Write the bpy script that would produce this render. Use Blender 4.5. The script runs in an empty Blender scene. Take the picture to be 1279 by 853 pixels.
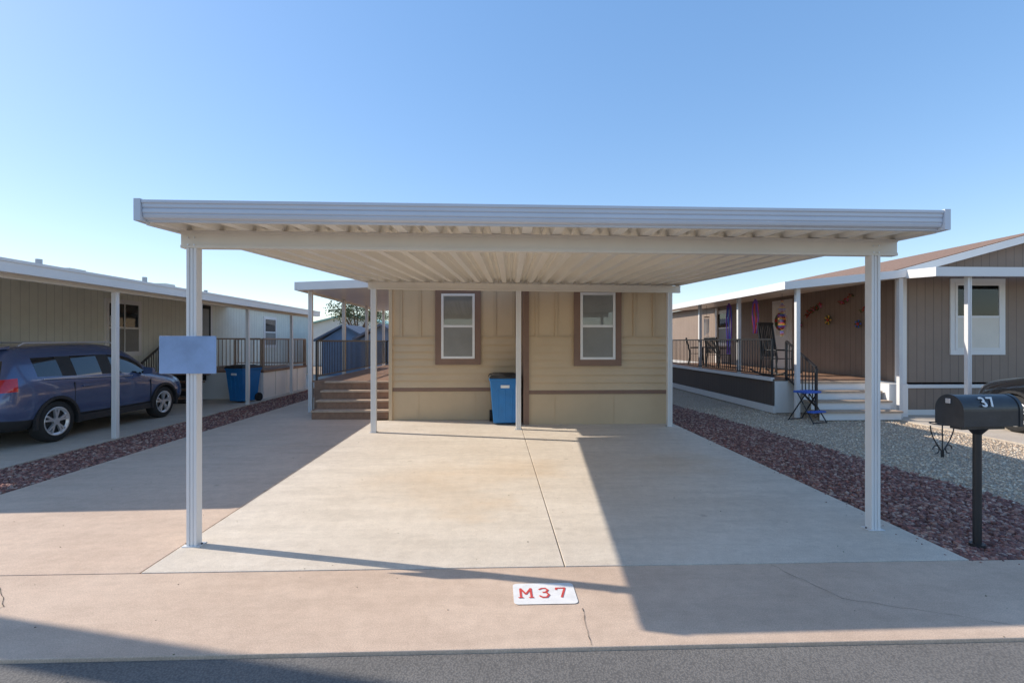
import bpy, math, random
import numpy as np
from mathutils import Matrix, Vector
random.seed(7)
R=math.radians
scene=bpy.context.scene
# ------------------------------------------------------------------ materials
def new_mat(name):
    m=bpy.data.materials.new(name); m.use_nodes=True
    nt=m.node_tree; b=nt.nodes.get("Principled BSDF")
    return m,nt,b
def N(nt,t,**kw):
    n=nt.nodes.new(t)
    for k,v in kw.items(): setattr(n,k,v)
    return n
def mixc(nt,fac,a,b,mode='MIX'):
    n=N(nt,'ShaderNodeMix',data_type='RGBA',blend_type=mode)
    for sock,val in ((n.inputs[0],fac),(n.inputs[6],a),(n.inputs[7],b)):
        if hasattr(val,'links') or hasattr(val,'is_output'): nt.links.new(val,sock)
        elif isinstance(val,(int,float)): sock.default_value=val
        else: sock.default_value=(*val[:3],1)
    return n.outputs[2]
def noise(nt,scale,detail=4,rough=.6,coord=None):
    n=N(nt,'ShaderNodeTexNoise'); n.inputs['Scale'].default_value=scale
    n.inputs['Detail'].default_value=detail; n.inputs['Roughness'].default_value=rough
    if coord is not None: nt.links.new(coord,n.inputs['Vector'])
    return n.outputs['Fac']
def ramp(nt,fac,p0,p1,c0=(0,0,0),c1=(1,1,1)):
    n=N(nt,'ShaderNodeValToRGB'); nt.links.new(fac,n.inputs[0])
    e=n.color_ramp.elements; e[0].position=p0; e[1].position=p1
    e[0].color=(*c0,1); e[1].color=(*c1,1); return n.outputs[0]
def simple(name,col,rough=.5,metal=0,var=.12,vscale=3,bump=0,bscale=60,coat=0,spec=None):
    m,nt,b=new_mat(name)
    tc=N(nt,'ShaderNodeTexCoord').outputs['Object']
    f=noise(nt,vscale,5,.65,tc)
    c=ramp(nt,f,.3,.7,tuple(max(0,x*(1-var)) for x in col),tuple(min(1,x*(1+var)) for x in col))
    nt.links.new(c,b.inputs['Base Color'])
    b.inputs['Roughness'].default_value=rough; b.inputs['Metallic'].default_value=metal
    if coat: b.inputs['Coat Weight'].default_value=coat; b.inputs['Coat Roughness'].default_value=.04
    if bump:
        bn=N(nt,'ShaderNodeBump'); bn.inputs['Strength'].default_value=bump; bn.inputs['Distance'].default_value=.01
        nt.links.new(noise(nt,bscale,4,.6,tc),bn.inputs['Height']); nt.links.new(bn.outputs[0],b.inputs['Normal'])
    return m
def concrete(name,c1,c2,stain=None,stain_amt=.0,spots=None):
    m,nt,b=new_mat(name)
    tc=N(nt,'ShaderNodeTexCoord').outputs['Object']
    col=ramp(nt,noise(nt,.55,8,.62,tc),.33,.68,c1,c2)
    mp=N(nt,'ShaderNodeMapping'); nt.links.new(tc,mp.inputs[0]); mp.inputs['Scale'].default_value=(.5,2.2,1)
    sm=ramp(nt,noise(nt,1.7,10,.75,mp.outputs[0]),.44,.62)
    dark=tuple(x*.8 for x in c1)
    f=N(nt,'ShaderNodeMath',operation='MULTIPLY'); nt.links.new(sm,f.inputs[0]); f.inputs[1].default_value=.4
    col=mixc(nt,f.outputs[0],col,dark)
    mt=ramp(nt,noise(nt,9,9,.75,tc),.38,.6,(.93,.925,.92),(1.04,1.04,1.04))
    col=mixc(nt,1.0,col,mt,'MULTIPLY')
    sp=ramp(nt,noise(nt,130,2,.6,tc),.35,.68,(.82,.82,.82),(1.1,1.1,1.1))
    col=mixc(nt,1.0,col,sp,'MULTIPLY')
    v=N(nt,'ShaderNodeTexVoronoi'); v.inputs['Scale'].default_value=1.3; nt.links.new(tc,v.inputs['Vector'])
    dsp=ramp(nt,v.outputs['Distance'],.02,.06,(.75,.73,.71),(1,1,1))
    col=mixc(nt,1.0,col,dsp,'MULTIPLY')
    if stain:
        for (sx,sy,sr) in spots or []:
            d=N(nt,'ShaderNodeVectorMath',operation='DISTANCE'); 
            wn=N(nt,'ShaderNodeTexNoise'); wn.inputs['Scale'].default_value=2.2; wn.inputs['Detail'].default_value=6
            nt.links.new(tc,wn.inputs['Vector'])
            mm=N(nt,'ShaderNodeVectorMath',operation='MULTIPLY_ADD'); nt.links.new(wn.outputs['Color'],mm.inputs[0])
            mm.inputs[1].default_value=(1.6,1.6,0); nt.links.new(tc,mm.inputs[2])
            nt.links.new(mm.outputs[0],d.inputs[0]); d.inputs[1].default_value=(sx+.8,sy+.8,0)
            k=ramp(nt,d.outputs['Value'],0.0,sr,(1,1,1),(0,0,0))
            f2=N(nt,'ShaderNodeMath',operation='MULTIPLY'); nt.links.new(k,f2.inputs[0]); f2.inputs[1].default_value=stain_amt
            col=mixc(nt,f2.outputs[0],col,stain)
    nt.links.new(col,b.inputs['Base Color']); b.inputs['Roughness'].default_value=.85
    bn=N(nt,'ShaderNodeBump'); bn.inputs['Strength'].default_value=.35; bn.inputs['Distance'].default_value=.004
    nt.links.new(noise(nt,90,5,.7,tc),bn.inputs['Height']); nt.links.new(bn.outputs[0],b.inputs['Normal'])
    return m
def asphalt():
    m,nt,b=new_mat('asphalt'); tc=N(nt,'ShaderNodeTexCoord').outputs['Object']
    col=ramp(nt,noise(nt,.8,6,.6,tc),.3,.7,(.145,.135,.125),(.21,.198,.185))
    v=N(nt,'ShaderNodeTexVoronoi'); v.inputs['Scale'].default_value=95; nt.links.new(tc,v.inputs['Vector'])
    sp=ramp(nt,v.outputs['Distance'],.1,.75,(1.25,1.23,1.2),(.7,.7,.7))
    col=mixc(nt,1,col,sp,'MULTIPLY')
    nt.links.new(col,b.inputs['Base Color']); b.inputs['Roughness'].default_value=.85
    bn=N(nt,'ShaderNodeBump'); bn.inputs['Strength'].default_value=.35; bn.inputs['Distance'].default_value=.006
    bn.invert=True
    nt.links.new(v.outputs['Distance'],bn.inputs['Height']); nt.links.new(bn.outputs[0],b.inputs['Normal'])
    return m
def gravelmat(name,cols,scale):
    m,nt,b=new_mat(name); tc=N(nt,'ShaderNodeTexCoord').outputs['Object']
    v=N(nt,'ShaderNodeTexVoronoi'); v.inputs['Scale'].default_value=scale; nt.links.new(tc,v.inputs['Vector'])
    sep=N(nt,'ShaderNodeSeparateColor'); nt.links.new(v.outputs['Color'],sep.inputs[0])
    r=N(nt,'ShaderNodeValToRGB'); nt.links.new(sep.outputs[0],r.inputs[0])
    r.color_ramp.interpolation='CONSTANT'
    e=r.color_ramp.elements
    while len(e)<len(cols): e.new(.5)
    for i,c in enumerate(cols): e[i].position=i/len(cols); e[i].color=(*c,1)
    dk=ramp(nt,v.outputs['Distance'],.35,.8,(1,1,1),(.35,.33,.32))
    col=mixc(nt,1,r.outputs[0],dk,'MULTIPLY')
    nt.links.new(col,b.inputs['Base Color']); b.inputs['Roughness'].default_value=.9
    bn=N(nt,'ShaderNodeBump'); bn.inputs['Strength'].default_value=.9; bn.inputs['Distance'].default_value=.02; bn.invert=True
    nt.links.new(v.outputs['Distance'],bn.inputs['Height']); nt.links.new(bn.outputs[0],b.inputs['Normal'])
    return m
def stonemat(name):
    m,nt,b=new_mat(name)
    a=N(nt,'ShaderNodeAttribute'); a.attribute_name='Col'
    tc=N(nt,'ShaderNodeTexCoord').outputs['Object']
    sp=ramp(nt,noise(nt,60,3,.6,tc),.3,.7,(.8,.8,.8),(1.15,1.15,1.15))
    nt.links.new(mixc(nt,1,a.outputs['Color'],sp,'MULTIPLY'),b.inputs['Base Color']); b.inputs['Roughness'].default_value=.85
    return m
def groovemat(name,col,axis,period,width=.06,dark=.45,rough=.6):
    m,nt,b=new_mat(name); tc=N(nt,'ShaderNodeTexCoord').outputs['Object']
    s=N(nt,'ShaderNodeSeparateXYZ'); nt.links.new(tc,s.inputs[0])
    d=N(nt,'ShaderNodeMath',operation='DIVIDE'); nt.links.new(s.outputs[axis],d.inputs[0]); d.inputs[1].default_value=period
    fr=N(nt,'ShaderNodeMath',operation='FRACT'); nt.links.new(d.outputs[0],fr.inputs[0])
    lt=N(nt,'ShaderNodeMath',operation='LESS_THAN'); nt.links.new(fr.outputs[0],lt.inputs[0]); lt.inputs[1].default_value=width
    base=ramp(nt,noise(nt,2,5,.6,tc),.3,.7,tuple(x*.93 for x in col),tuple(x*1.05 for x in col))
    nt.links.new(mixc(nt,lt.outputs[0],base,tuple(x*dark for x in col)),b.inputs['Base Color'])
    b.inputs['Roughness'].default_value=rough
    bn=N(nt,'ShaderNodeBump'); bn.inputs['Strength'].default_value=.8; bn.inputs['Distance'].default_value=.01; bn.invert=True
    nt.links.new(lt.outputs[0],bn.inputs['Height']); nt.links.new(bn.outputs[0],b.inputs['Normal'])
    return m
def glassmat(name,tint=(.92,.94,.96)):
    m,nt,b=new_mat(name)
    tr=N(nt,'ShaderNodeBsdfTransparent'); tr.inputs[0].default_value=(*tint,1)
    gl=N(nt,'ShaderNodeBsdfGlossy'); gl.inputs['Roughness'].default_value=.02
    fr=N(nt,'ShaderNodeFresnel'); fr.inputs[0].default_value=1.6
    mx=N(nt,'ShaderNodeMixShader'); nt.links.new(fr.outputs[0],mx.inputs[0]); nt.links.new(tr.outputs[0],mx.inputs[1]); nt.links.new(gl.outputs[0],mx.inputs[2])
    nt.links.new(mx.outputs[0],nt.nodes['Material Output'].inputs[0]); return m

M={}
M['slab']=concrete('slab_concrete',(.66,.565,.455),(.78,.69,.575),(.58,.38,.19),.30,[(-.7,6.2,1.0),(.35,6.6,.8),(-.2,5.2,.5),(2.6,6.9,.9)])
M['tan']=concrete('tan_concrete',(.60,.44,.325),(.71,.545,.415))
M['pad']=concrete('pad_concrete',(.54,.46,.375),(.66,.58,.48))
M['asphalt']=asphalt()
M['dirt']=simple('dirt',(.34,.26,.19),.95,var=.3,vscale=.3)
M['joint']=simple('joint_dark',(.09,.07,.055),.95)
redc=[(.30,.13,.10),(.19,.09,.07),(.38,.205,.155),(.25,.135,.115),(.45,.31,.25),(.17,.08,.07)]
beic=[(.58,.44,.31),(.69,.57,.42),(.48,.36,.26),(.72,.63,.50),(.60,.47,.34)]
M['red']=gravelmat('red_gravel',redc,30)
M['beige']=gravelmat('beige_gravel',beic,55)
M['stone']=stonemat('stone')
M['alu']=simple('white_aluminium',(.74,.73,.72),.32,var=.03,vscale=1.5)
M['fascia']=simple('fascia_aluminium_sky_tint',(.58,.62,.69),.28,var=.05,vscale=1.1)  # white aluminium with the blue of the reflected sky put into its colour
M['alucream']=simple('cream_aluminium',(.72,.67,.59),.36,var=.05,vscale=1.2)
M['pan']=simple('roof_pan',(.82,.775,.69),.28,var=.05,vscale=.8)
M['siding']=simple('tan_siding',(.61,.465,.30),.62,var=.05,vscale=1.3,bump=.25,bscale=40)
M['batten']=simple('tan_batten',(.55,.415,.265),.62,var=.05,vscale=1.3)
M['skirt']=simple('tan_skirting',(.57,.435,.28),.65,var=.06,vscale=1.3)
M['trim']=simple('brown_trim',(.23,.14,.10),.6,var=.08)
M['white']=simple('white_vinyl',(.80,.79,.77),.4,var=.02)
M['glass']=glassmat('window_glass')
M['blind']=simple('blind',(.76,.71,.62),.6,var=.04)
M['screen']=simple('insect_screen',(.25,.245,.225),.55,var=.12,vscale=1.5)
M['dark']=simple('dark_interior',(.03,.03,.03),.9)
M['black']=simple('black_metal',(.022,.022,.024),.4,var=.2)
M['gsid']=groovemat('green_grey_siding',(.76,.77,.67),1,.2,.07,.75)
M['gwhite']=simple('pale_siding',(.70,.70,.64),.6,var=.04)
M['shingle']=simple('shingle',(.26,.16,.11),.9,var=.3,vscale=20,bump=.5,bscale=50)
M['greyroof']=simple('grey_roof',(.46,.46,.46),.7,var=.1)
M['bsid_y']=groovemat('brown_siding_side',(.28,.21,.165),1,.2,.06,.6)
M['bsid_x']=groovemat('brown_siding_front',(.28,.21,.165),0,.2,.06,.6)
M['bdark']=groovemat('dark_skirting',(.11,.085,.072),1,.15,.08,.6)
M['wood']=simple('brown_decking',(.27,.16,.105),.7,var=.2,vscale=9)
M['woodlt']=simple('step_nosing',(.46,.35,.26),.7,var=.15,vscale=9)
M['blue']=simple('blue_plastic',(.012,.17,.46),.42,var=.1,vscale=4)
M['lid']=simple('black_plastic',(.025,.027,.03),.5,var=.15)
M['rubber']=simple('tyre_rubber',(.02,.02,.02),.8,var=.2,vscale=12)
M['rim']=simple('alloy',(.66,.66,.68),.3,metal=.6,var=.05)
M['carglass']=simple('car_glass',(.012,.015,.018),.04,var=.1,coat=1)
M['paintblue']=simple('blue_car_paint',(.095,.13,.25),.25,metal=.35,var=.05,coat=1)
M['paintblk']=simple('black_car_paint',(.012,.013,.016),.25,metal=.3,var=.05,coat=1)
M['plastic']=simple('car_cladding',(.025,.025,.027),.6,var=.1)
M['taillight']=simple('tail_light',(.60,.015,.025),.12,var=.2,coat=1)
M['headlight']=simple('head_light',(.6,.62,.65),.08,metal=.5,var=.1,coat=1)
M['mailbox']=simple('mailbox_enamel',(.035,.037,.042),.3,var=.25,vscale=6,bump=.1,bscale=20)
M['paintwhite']=simple('road_paint',(.78,.76,.73),.75,var=.09,vscale=12)
M['paintred']=simple('red_paint',(.60,.07,.06),.7,var=.15,vscale=20)
M['sign']=simple('sign_face',(.26,.38,.60),.4,var=.22,vscale=2.2)
M['mint']=simple('mint_roof',(.36,.55,.46),.6)
M['shedblue']=simple('shed_blue',(.20,.28,.40),.7)
M['slate']=simple('slate_roof',(.15,.17,.21),.8)
M['bark']=simple('bark',(.12,.08,.055),.9,var=.3,vscale=15,bump=.5)
M['leaf']=simple('foliage',(.095,.115,.04),.7,var=.5,vscale=2)
M['purple']=simple('purple_cloth',(.18,.07,.36),.7)
M['bluecl']=simple('blue_cloth',(.05,.13,.50),.7)
M['redcl']=simple('red_decor',(.50,.04,.03),.6)
M['yellow']=simple('yellow_decor',(.70,.45,.05),.6)
M['pink']=simple('pink_decor',(.65,.12,.28),.6)
M['poolwood']=simple('pole_wood',(.14,.10,.07),.9,var=.3,vscale=8)
M['latt']=simple('brown_lattice',(.36,.26,.19),.7)
M['plate']=simple('plate',(.6,.6,.58),.4)

# ------------------------------------------------------------------ mesh builder
class MB:
    def __init__(s): s.v=[];s.f=[];s.mi=[];s.mats=[];s.M=Matrix();s.sm=[]
    def _m(s,m):
        m=M[m]
        if m not in s.mats: s.mats.append(m)
        return s.mats.index(m)
    def add(s,vs,fs,m,smooth=False):
        o=len(s.v); k=s._m(m)
        for p in vs: s.v.append(tuple(s.M@Vector(p)))
        for f in fs: s.f.append([o+i for i in f]); s.mi.append(k); s.sm.append(smooth)
    def box(s,x0,x1,y0,y1,z0,z1,m):
        if x0>x1:x0,x1=x1,x0
        if y0>y1:y0,y1=y1,y0
        if z0>z1:z0,z1=z1,z0
        s.add([(x0,y0,z0),(x1,y0,z0),(x1,y1,z0),(x0,y1,z0),(x0,y0,z1),(x1,y0,z1),(x1,y1,z1),(x0,y1,z1)],
              [(0,3,2,1),(4,5,6,7),(0,1,5,4),(1,2,6,5),(2,3,7,6),(3,0,4,7)],m)
    def hexa(s,b,t,m):
        s.add(list(b)+list(t),[(0,3,2,1),(4,5,6,7),(0,1,5,4),(1,2,6,5),(2,3,7,6),(3,0,4,7)],m)
    def beam(s,p0,p1,w,h,m):
        p0=Vector(p0);p1=Vector(p1);d=(p1-p0).normalized()
        up=Vector((0,0,1)) if abs(d.z)<.9 else Vector((0,1,0))
        r=d.cross(up).normalized()*w/2;u=r.cross(d).normalized()*h/2
        s.hexa([p0-r-u,p0+r-u,p1+r-u,p1-r-u],[p0-r+u,p0+r+u,p1+r+u,p1-r+u],m)
    def cyl(s,p0,p1,r,m,n=10,r1=None,caps=True,smooth=True):
        p0=Vector(p0);p1=Vector(p1);d=(p1-p0).normalized();r1=r if r1 is None else r1
        a=d.orthogonal().normalized();b=d.cross(a)
        vs=[p0+(a*math.cos(t)+b*math.sin(t))*r for t in [2*math.pi*i/n for i in range(n)]]
        vs+=[p1+(a*math.cos(t)+b*math.sin(t))*r1 for t in [2*math.pi*i/n for i in range(n)]]
        s.add(vs,[(i,(i+1)%n,n+(i+1)%n,n+i) for i in range(n)],m,smooth)
        if caps: s.add(vs,[tuple(range(n-1,-1,-1)),tuple(range(n,2*n))],m)
    def tube(s,pts,r,m,n=8):
        for a,b in zip(pts[:-1],pts[1:]): s.cyl(a,b,r,m,n)
    def prism(s,prof,p_of,a0,a1,m,smooth=False):
        n=len(prof);vs=[p_of(a0,*q) for q in prof]+[p_of(a1,*q) for q in prof]
        s.add(vs,[(i,(i+1)%n,n+(i+1)%n,n+i) for i in range(n)],m,smooth)
        s.add(vs,[tuple(range(n-1,-1,-1)),tuple(range(n,2*n))],m)
    def rail(s,p0,p1,h,m,sp=.12,post=True):
        p0=Vector(p0);p1=Vector(p1);L=(p1-p0).length
        up=Vector((0,0,1))
        s.beam(p0+up*h,p1+up*h,.045,.04,m); s.beam(p0+up*.1,p1+up*.1,.03,.03,m)
        k=max(2,int(L/sp))
        for i in range(k+1):
            q=p0.lerp(p1,i/k); w=.045 if (i in(0,k)) else .016
            s.beam(q+up*(0 if i in(0,k) else .11),q+up*(h-.02),w,w,m)
    def build(s,name,parent=None,bevel=0):
        me=bpy.data.meshes.new(name); me.from_pydata(s.v,[],s.f)
        for m in s.mats: me.materials.append(m)
        me.polygons.foreach_set('material_index',s.mi); me.polygons.foreach_set('use_smooth',s.sm)
        me.update(); o=bpy.data.objects.new(name,me); scene.collection.objects.link(o)
        if parent: o.parent=parent
        if bevel:
            b=o.modifiers.new('bevel','BEVEL'); b.width=bevel; b.segments=2; b.limit_method='ANGLE'
        return o
def empty(name,loc=(0,0,0),rz=0):
    e=bpy.data.objects.new(name,None); e.location=loc; e.rotation_euler=(0,0,rz); scene.collection.objects.link(e); return e
def text(name,body,size,mat,parent,loc,rot,ext=.001):
    c=bpy.data.curves.new(name,'FONT'); c.body=body; c.size=size; c.extrude=ext; c.align_x='CENTER'; c.align_y='CENTER'
    o=bpy.data.objects.new(name,c); o.data.materials.append(M[mat]); scene.collection.objects.link(o)
    o.location=loc; o.rotation_euler=rot; 
    if parent: o.parent=parent
    return o

# ------------------------------------------------------------------ ground
b=MB(); b.add([(-900,-900,-.07),(900,-900,-.07),(900,1500,-.07),(-900,1500,-.07)],[(0,1,2,3)],'dirt'); b.build('ground')
b=MB(); b.box(-80,80,-5.5,2.745,-.06,-.022,'asphalt'); b.build('street')
b=MB()
xs=[-30.3,-24,-18,-12,-5.55,6.9,13,19,25]
for a,c in zip(xs[:-1],xs[1:]): b.box(a+.002,c-.002,2.75,3.735,-.06,0,'tan')
b.box(-30,30,-9,-5.51,-.06,0,'tan')
b.build('concrete_apron',bevel=.006)
b=MB()
for a,c in ((3.745,8.2),(8.21,13.2)): b.box(-5.5,-2.61,a,c-.006,-.06,-.001,'tan')
b.box(-5.5,-2.61,13.2,24,-.06,-.001,'tan'); b.build('driveway',bevel=.005)
b=MB(); 
b.box(-2.6,.527,3.745,10.78,-.06,.001,'slab'); b.box(.535,3.7,3.745,10.78,-.06,.001,'slab'); b.build('carport_slab',bevel=.005)
b=MB(); b.box(-15,-6.62,3.745,26,-.06,0,'pad'); b.build('neighbour_driveway')
b=MB(); b.box(8.8,15,3.745,11.2,-.06,0,'pad'); b.build('neighbour_driveway.001')
def crack(mb,pts,w,z,m='joint'):
    for i,(p,q) in enumerate(zip(pts[:-1],pts[1:])):
        d=Vector((q[0]-p[0],q[1]-p[1])).normalized(); ww=w*random.uniform(.5,1.2); n=Vector((-d.y,d.x))*ww/2
        mb.add([(p[0]-n.x,p[1]-n.y,z),(q[0]-n.x,q[1]-n.y,z),(q[0]+n.x,q[1]+n.y,z),(p[0]+n.x,p[1]+n.y,z)],[(0,1,2,3)],m)
b=MB()
def wob(p,q,n,a):
    return [(p[0]+(q[0]-p[0])*i/n+random.uniform(-a,a),p[1]+(q[1]-p[1])*i/n+random.uniform(-a,a)) for i in range(n+1)]
crack(b,wob((.56,3.15),(.54,2.76),9,.006),.0035,.004)
crack(b,wob((-3.6,3.72),(-3.15,3.3),12,.008),.004,.004)
crack(b,wob((-3.15,3.3),(-3.4,2.76),12,.008),.003,.004)
crack(b,wob((-2.59,7.4),(.5,7.45),26,.006),.003,.005)
crack(b,wob((2.1,3.7),(2.3,3.2),10,.01),.003,.004); crack(b,wob((2.3,3.2),(3.3,2.8),14,.012),.0025,.004)
b.build('pavement_cracks')

def stones(name,parent,fn,n,s0,s1,cols,z,seed):
    rng=np.random.default_rng(seed)
    t=(1+5**.5)/2
    V=np.array([(-1,t,0),(1,t,0),(-1,-t,0),(1,-t,0),(0,-1,t),(0,1,t),(0,-1,-t),(0,1,-t),(t,0,-1),(t,0,1),(-t,0,-1),(-t,0,1)],float)/1.9
    F=np.array([(0,11,5),(0,5,1),(0,1,7),(0,7,10),(0,10,11),(1,5,9),(5,11,4),(11,10,2),(10,7,6),(7,1,8),(3,9,4),(3,4,2),(3,2,6),(3,6,8),(3,8,9),(4,9,5),(2,4,11),(6,2,10),(8,6,7),(9,8,1)])
    P=fn(rng,n); n=len(P)
    sc=rng.uniform(s0,s1,(n,1,1))*rng.uniform(.6,1.2,(n,1,3)); sc[:,:,2]*=.7
    jit=rng.uniform(.7,1.25,(n,12,1))
    vv=V[None]*jit*sc
    a=rng.uniform(0,6.28,n); ca,sa=np.cos(a)[:,None],np.sin(a)[:,None]
    x=vv[:,:,0]*ca-vv[:,:,1]*sa; y=vv[:,:,0]*sa+vv[:,:,1]*ca
    out=np.stack([x+P[:,0:1],y+P[:,1:2],vv[:,:,2]+z+sc[:,:,2]*.35],-1).reshape(-1,3)
    ff=(F[None]+12*np.arange(n)[:,None,None]).reshape(-1,3)
    me=bpy.data.meshes.new(name); me.vertices.add(len(out)); me.vertices.foreach_set('co',out.ravel())
    me.loops.add(ff.size); me.loops.foreach_set('vertex_index',ff.ravel().astype(np.int32))
    me.polygons.add(len(ff)); me.polygons.foreach_set('loop_start',np.arange(0,ff.size,3,dtype=np.int32))
    me.polygons.foreach_set('loop_total',np.full(len(ff),3,dtype=np.int32))
    me.update(calc_edges=True)
    ca=me.color_attributes.new('Col','FLOAT_COLOR','POINT')
    C=np.array(cols)[rng.integers(0,len(cols),n)]*rng.uniform(.8,1.25,(n,1))
    C=np.concatenate([C,np.ones((n,1))],1); C=np.repeat(C,12,0)
    ca.data.foreach_set('color',C.astype(np.float32).ravel())
    me.materials.append(M['stone'])
    o=bpy.data.objects.new(name,me); scene.collection.objects.link(o); o.parent=parent; return o
def bx(y): return 5.55-(y-5)*.085
def fr_red(rng,n):
    y=3.77+(12.5-3.77)*rng.random(n)**1.7; x=3.73+(bx(y)+rng.normal(0,.05,n)-3.73)*rng.random(n); return np.stack([x,y],1)
def fr_redl(rng,n):
    y=5+(15)*rng.random(n)**1.5; x=-6.58+1.05*rng.random(n); return np.stack([x,y],1)
def fr_bei(rng,n):
    y=3.77+(9)*rng.random(n)**1.4; x0=bx(y)-.04; x=x0+(8.75-x0)*rng.random(n); return np.stack([x,y],1)
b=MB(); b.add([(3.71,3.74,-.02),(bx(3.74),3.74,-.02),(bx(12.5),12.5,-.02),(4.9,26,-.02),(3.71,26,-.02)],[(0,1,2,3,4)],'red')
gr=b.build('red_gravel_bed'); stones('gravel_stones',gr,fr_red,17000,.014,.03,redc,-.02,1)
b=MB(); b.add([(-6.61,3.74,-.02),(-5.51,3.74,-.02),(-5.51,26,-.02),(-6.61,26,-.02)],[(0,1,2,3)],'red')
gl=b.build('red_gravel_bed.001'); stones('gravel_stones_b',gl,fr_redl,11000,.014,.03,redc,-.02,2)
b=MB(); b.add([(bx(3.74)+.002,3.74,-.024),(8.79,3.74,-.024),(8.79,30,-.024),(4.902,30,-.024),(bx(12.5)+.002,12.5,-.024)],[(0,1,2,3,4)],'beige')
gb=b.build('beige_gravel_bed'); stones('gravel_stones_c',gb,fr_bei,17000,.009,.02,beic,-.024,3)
def fr_stray(rng,n):
    x=np.concatenate([3.70-np.abs(rng.normal(0,.10,n//2)),rng.uniform(3.7,6.5,n//2)]); y=np.concatenate([rng.uniform(3.8,10,n//2),3.73-np.abs(rng.normal(0,.05,n//2))]); return np.stack([x,y],1)
stones('stray_stones',gr,fr_stray,90,.005,.010,redc,.001,5)
def fr_grit(rng,n): return np.stack([rng.uniform(-5,4,n),rng.uniform(2.0,9,n)],1)
stones('grit',gr,fr_grit,260,.0025,.006,[(.2,.15,.1),(.4,.33,.25),(.12,.12,.06)],.001,6)

# ------------------------------------------------------------------ marking
e=empty('house_number_marking')
b=MB()
pts=[]
x0,x1,y0,y1=.125,.545,3.20,3.475
for (cx,cy,a0) in ((x1-.03,y1-.03,0),(x0+.03,y1-.03,90),(x0+.03,y0+.03,180),(x1-.03,y0+.03,270)):
    for k in range(5):
        t=R(a0+k*22.5); pts.append((cx+.03*math.cos(t),cy+.03*math.sin(t),.005))
b.add(pts,[tuple(range(len(pts)))],'paintwhite'); b.build('white_panel',e)
b=MB()
def stroke(pts,w=.016,z=.0075):
    for p,q in zip(pts[:-1],pts[1:]):
        d=Vector((q[0]-p[0],q[1]-p[1])).normalized(); nn=Vector((-d.y,d.x))*w/2; ex=d*w*.25
        b.add([(p[0]-nn.x-ex.x,p[1]-nn.y-ex.y,z),(q[0]-nn.x+ex.x,q[1]-nn.y+ex.y,z),(q[0]+nn.x+ex.x,q[1]+nn.y+ex.y,z),(p[0]+nn.x-ex.x,p[1]+nn.y-ex.y,z)],[(0,1,2,3)],'paintred'); z+=.0002
c0,c1=3.28,3.40
stroke([(.175,c0),(.175,c1),(.21,c0+.045),(.245,c1),(.245,c0)],.015)
for (xx) in (.175,.245): stroke([(xx-.016,c0),(xx+.014,c0)],.010,.0095)
stroke([(.303,c1-.014),(.322,c1),(.346,c1),(.361,c1-.026),(.346,c1-.053),(.326,c1-.055)],.014); stroke([(.346,c1-.053),(.363,c1-.088),(.346,c0),(.318,c0),(.301,c0+.018)],.014,.009)
stroke([(.42,c1-.02),(.42,c1),(.48,c1),(.446,c0)],.015)
b.build('letters_M37',e)

# ------------------------------------------------------------------ carport
cp=empty('carport')
FL=Vector((-2.64,3.90));FR=Vector((3.61,3.965));RL=Vector((-2.37,9.75));RR=Vector((3.70,10.05))
def rh(y): return 2.625+(y-4.3)*.2/5.15
def rp(u,v):
    a=FL.lerp(FR,u);c=RL.lerp(RR,u);return a.lerp(c,v)
vs=[];fs=[]
nper=24; prof=[]
for i in range(nper):
    for (t,h) in ((0,.0),(.30,0),(.42,.075),(.56,.075),(.66,.022),(.76,.075),(.88,.075)): prof.append(((i+t)/nper,h))
prof.append((1,0))
for v in (0,.25,.5,.75,1):
    for (u,h) in prof:
        p=rp(u,v); vs.append((p.x,p.y,rh(p.y)+h))
n=len(prof)
for r in range(4):
    for i in range(n-1): fs.append((r*n+i,r*n+i+1,(r+1)*n+i+1,(r+1)*n+i))
b=MB(); b.add(vs,fs,'pan'); o=b.build('roof_panels',cp); sd=o.modifiers.new('s','SOLIDIFY'); sd.thickness=.004; sd.offset=1
prof=[(0,0),(.035,0),(.035,.012),(.075,.022),(.085,.045),(.078,.05),(.088,.06),(.088,.085),(.08,.09),(.09,.10),(.09,.125),(.10,.13),(.10,.152),(.02,.152),(.02,.14),(0,.14)]
b=MB()
def edge_prism(p,q,z0p,z0q,prof,outn,m):
    k=len(prof);vs=[]
    for (P,z0) in ((p,z0p),(q,z0q)):
        for (d,z) in prof: vs.append((P.x+outn.x*d,P.y+outn.y*d,z0+z))
    b.add(vs,[(i,(i+1)%k,k+(i+1)%k,k+i) for i in range(k)]+[tuple(range(k-1,-1,-1)),tuple(range(k,2*k))],m)
edge_prism(FL,FR,2.608,2.603,prof,Vector((0,-1)),'fascia')
sp=[(0,0),(.03,0),(.03,.03),(.045,.035),(.045,.12),(.03,.125),(.03,.15),(0,.15)]
edge_prism(FL,RL,rh(3.9)-.02,rh(9.75)-.02,sp,Vector((-1,0)),'alu')
edge_prism(FR,RR,rh(3.9)-.02,rh(10)-.02,sp,Vector((1,0)),'alu')
b.box(FL.x-.052,FL.x-.002,FL.y-.105,FL.y+.02,2.602,2.768,'fascia'); b.box(FR.x+.002,FR.x+.052,FR.y-.105,FR.y+.02,2.597,2.763,'fascia')
edge_prism(RL,RR,rh(9.75)-.005,rh(10)-.005,[(0,0),(.01,0),(.01,.09),(0,.09)],Vector((0,1)),'alu')
b.build('fascia_gutter',cp,bevel=.002)
b=MB()
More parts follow.
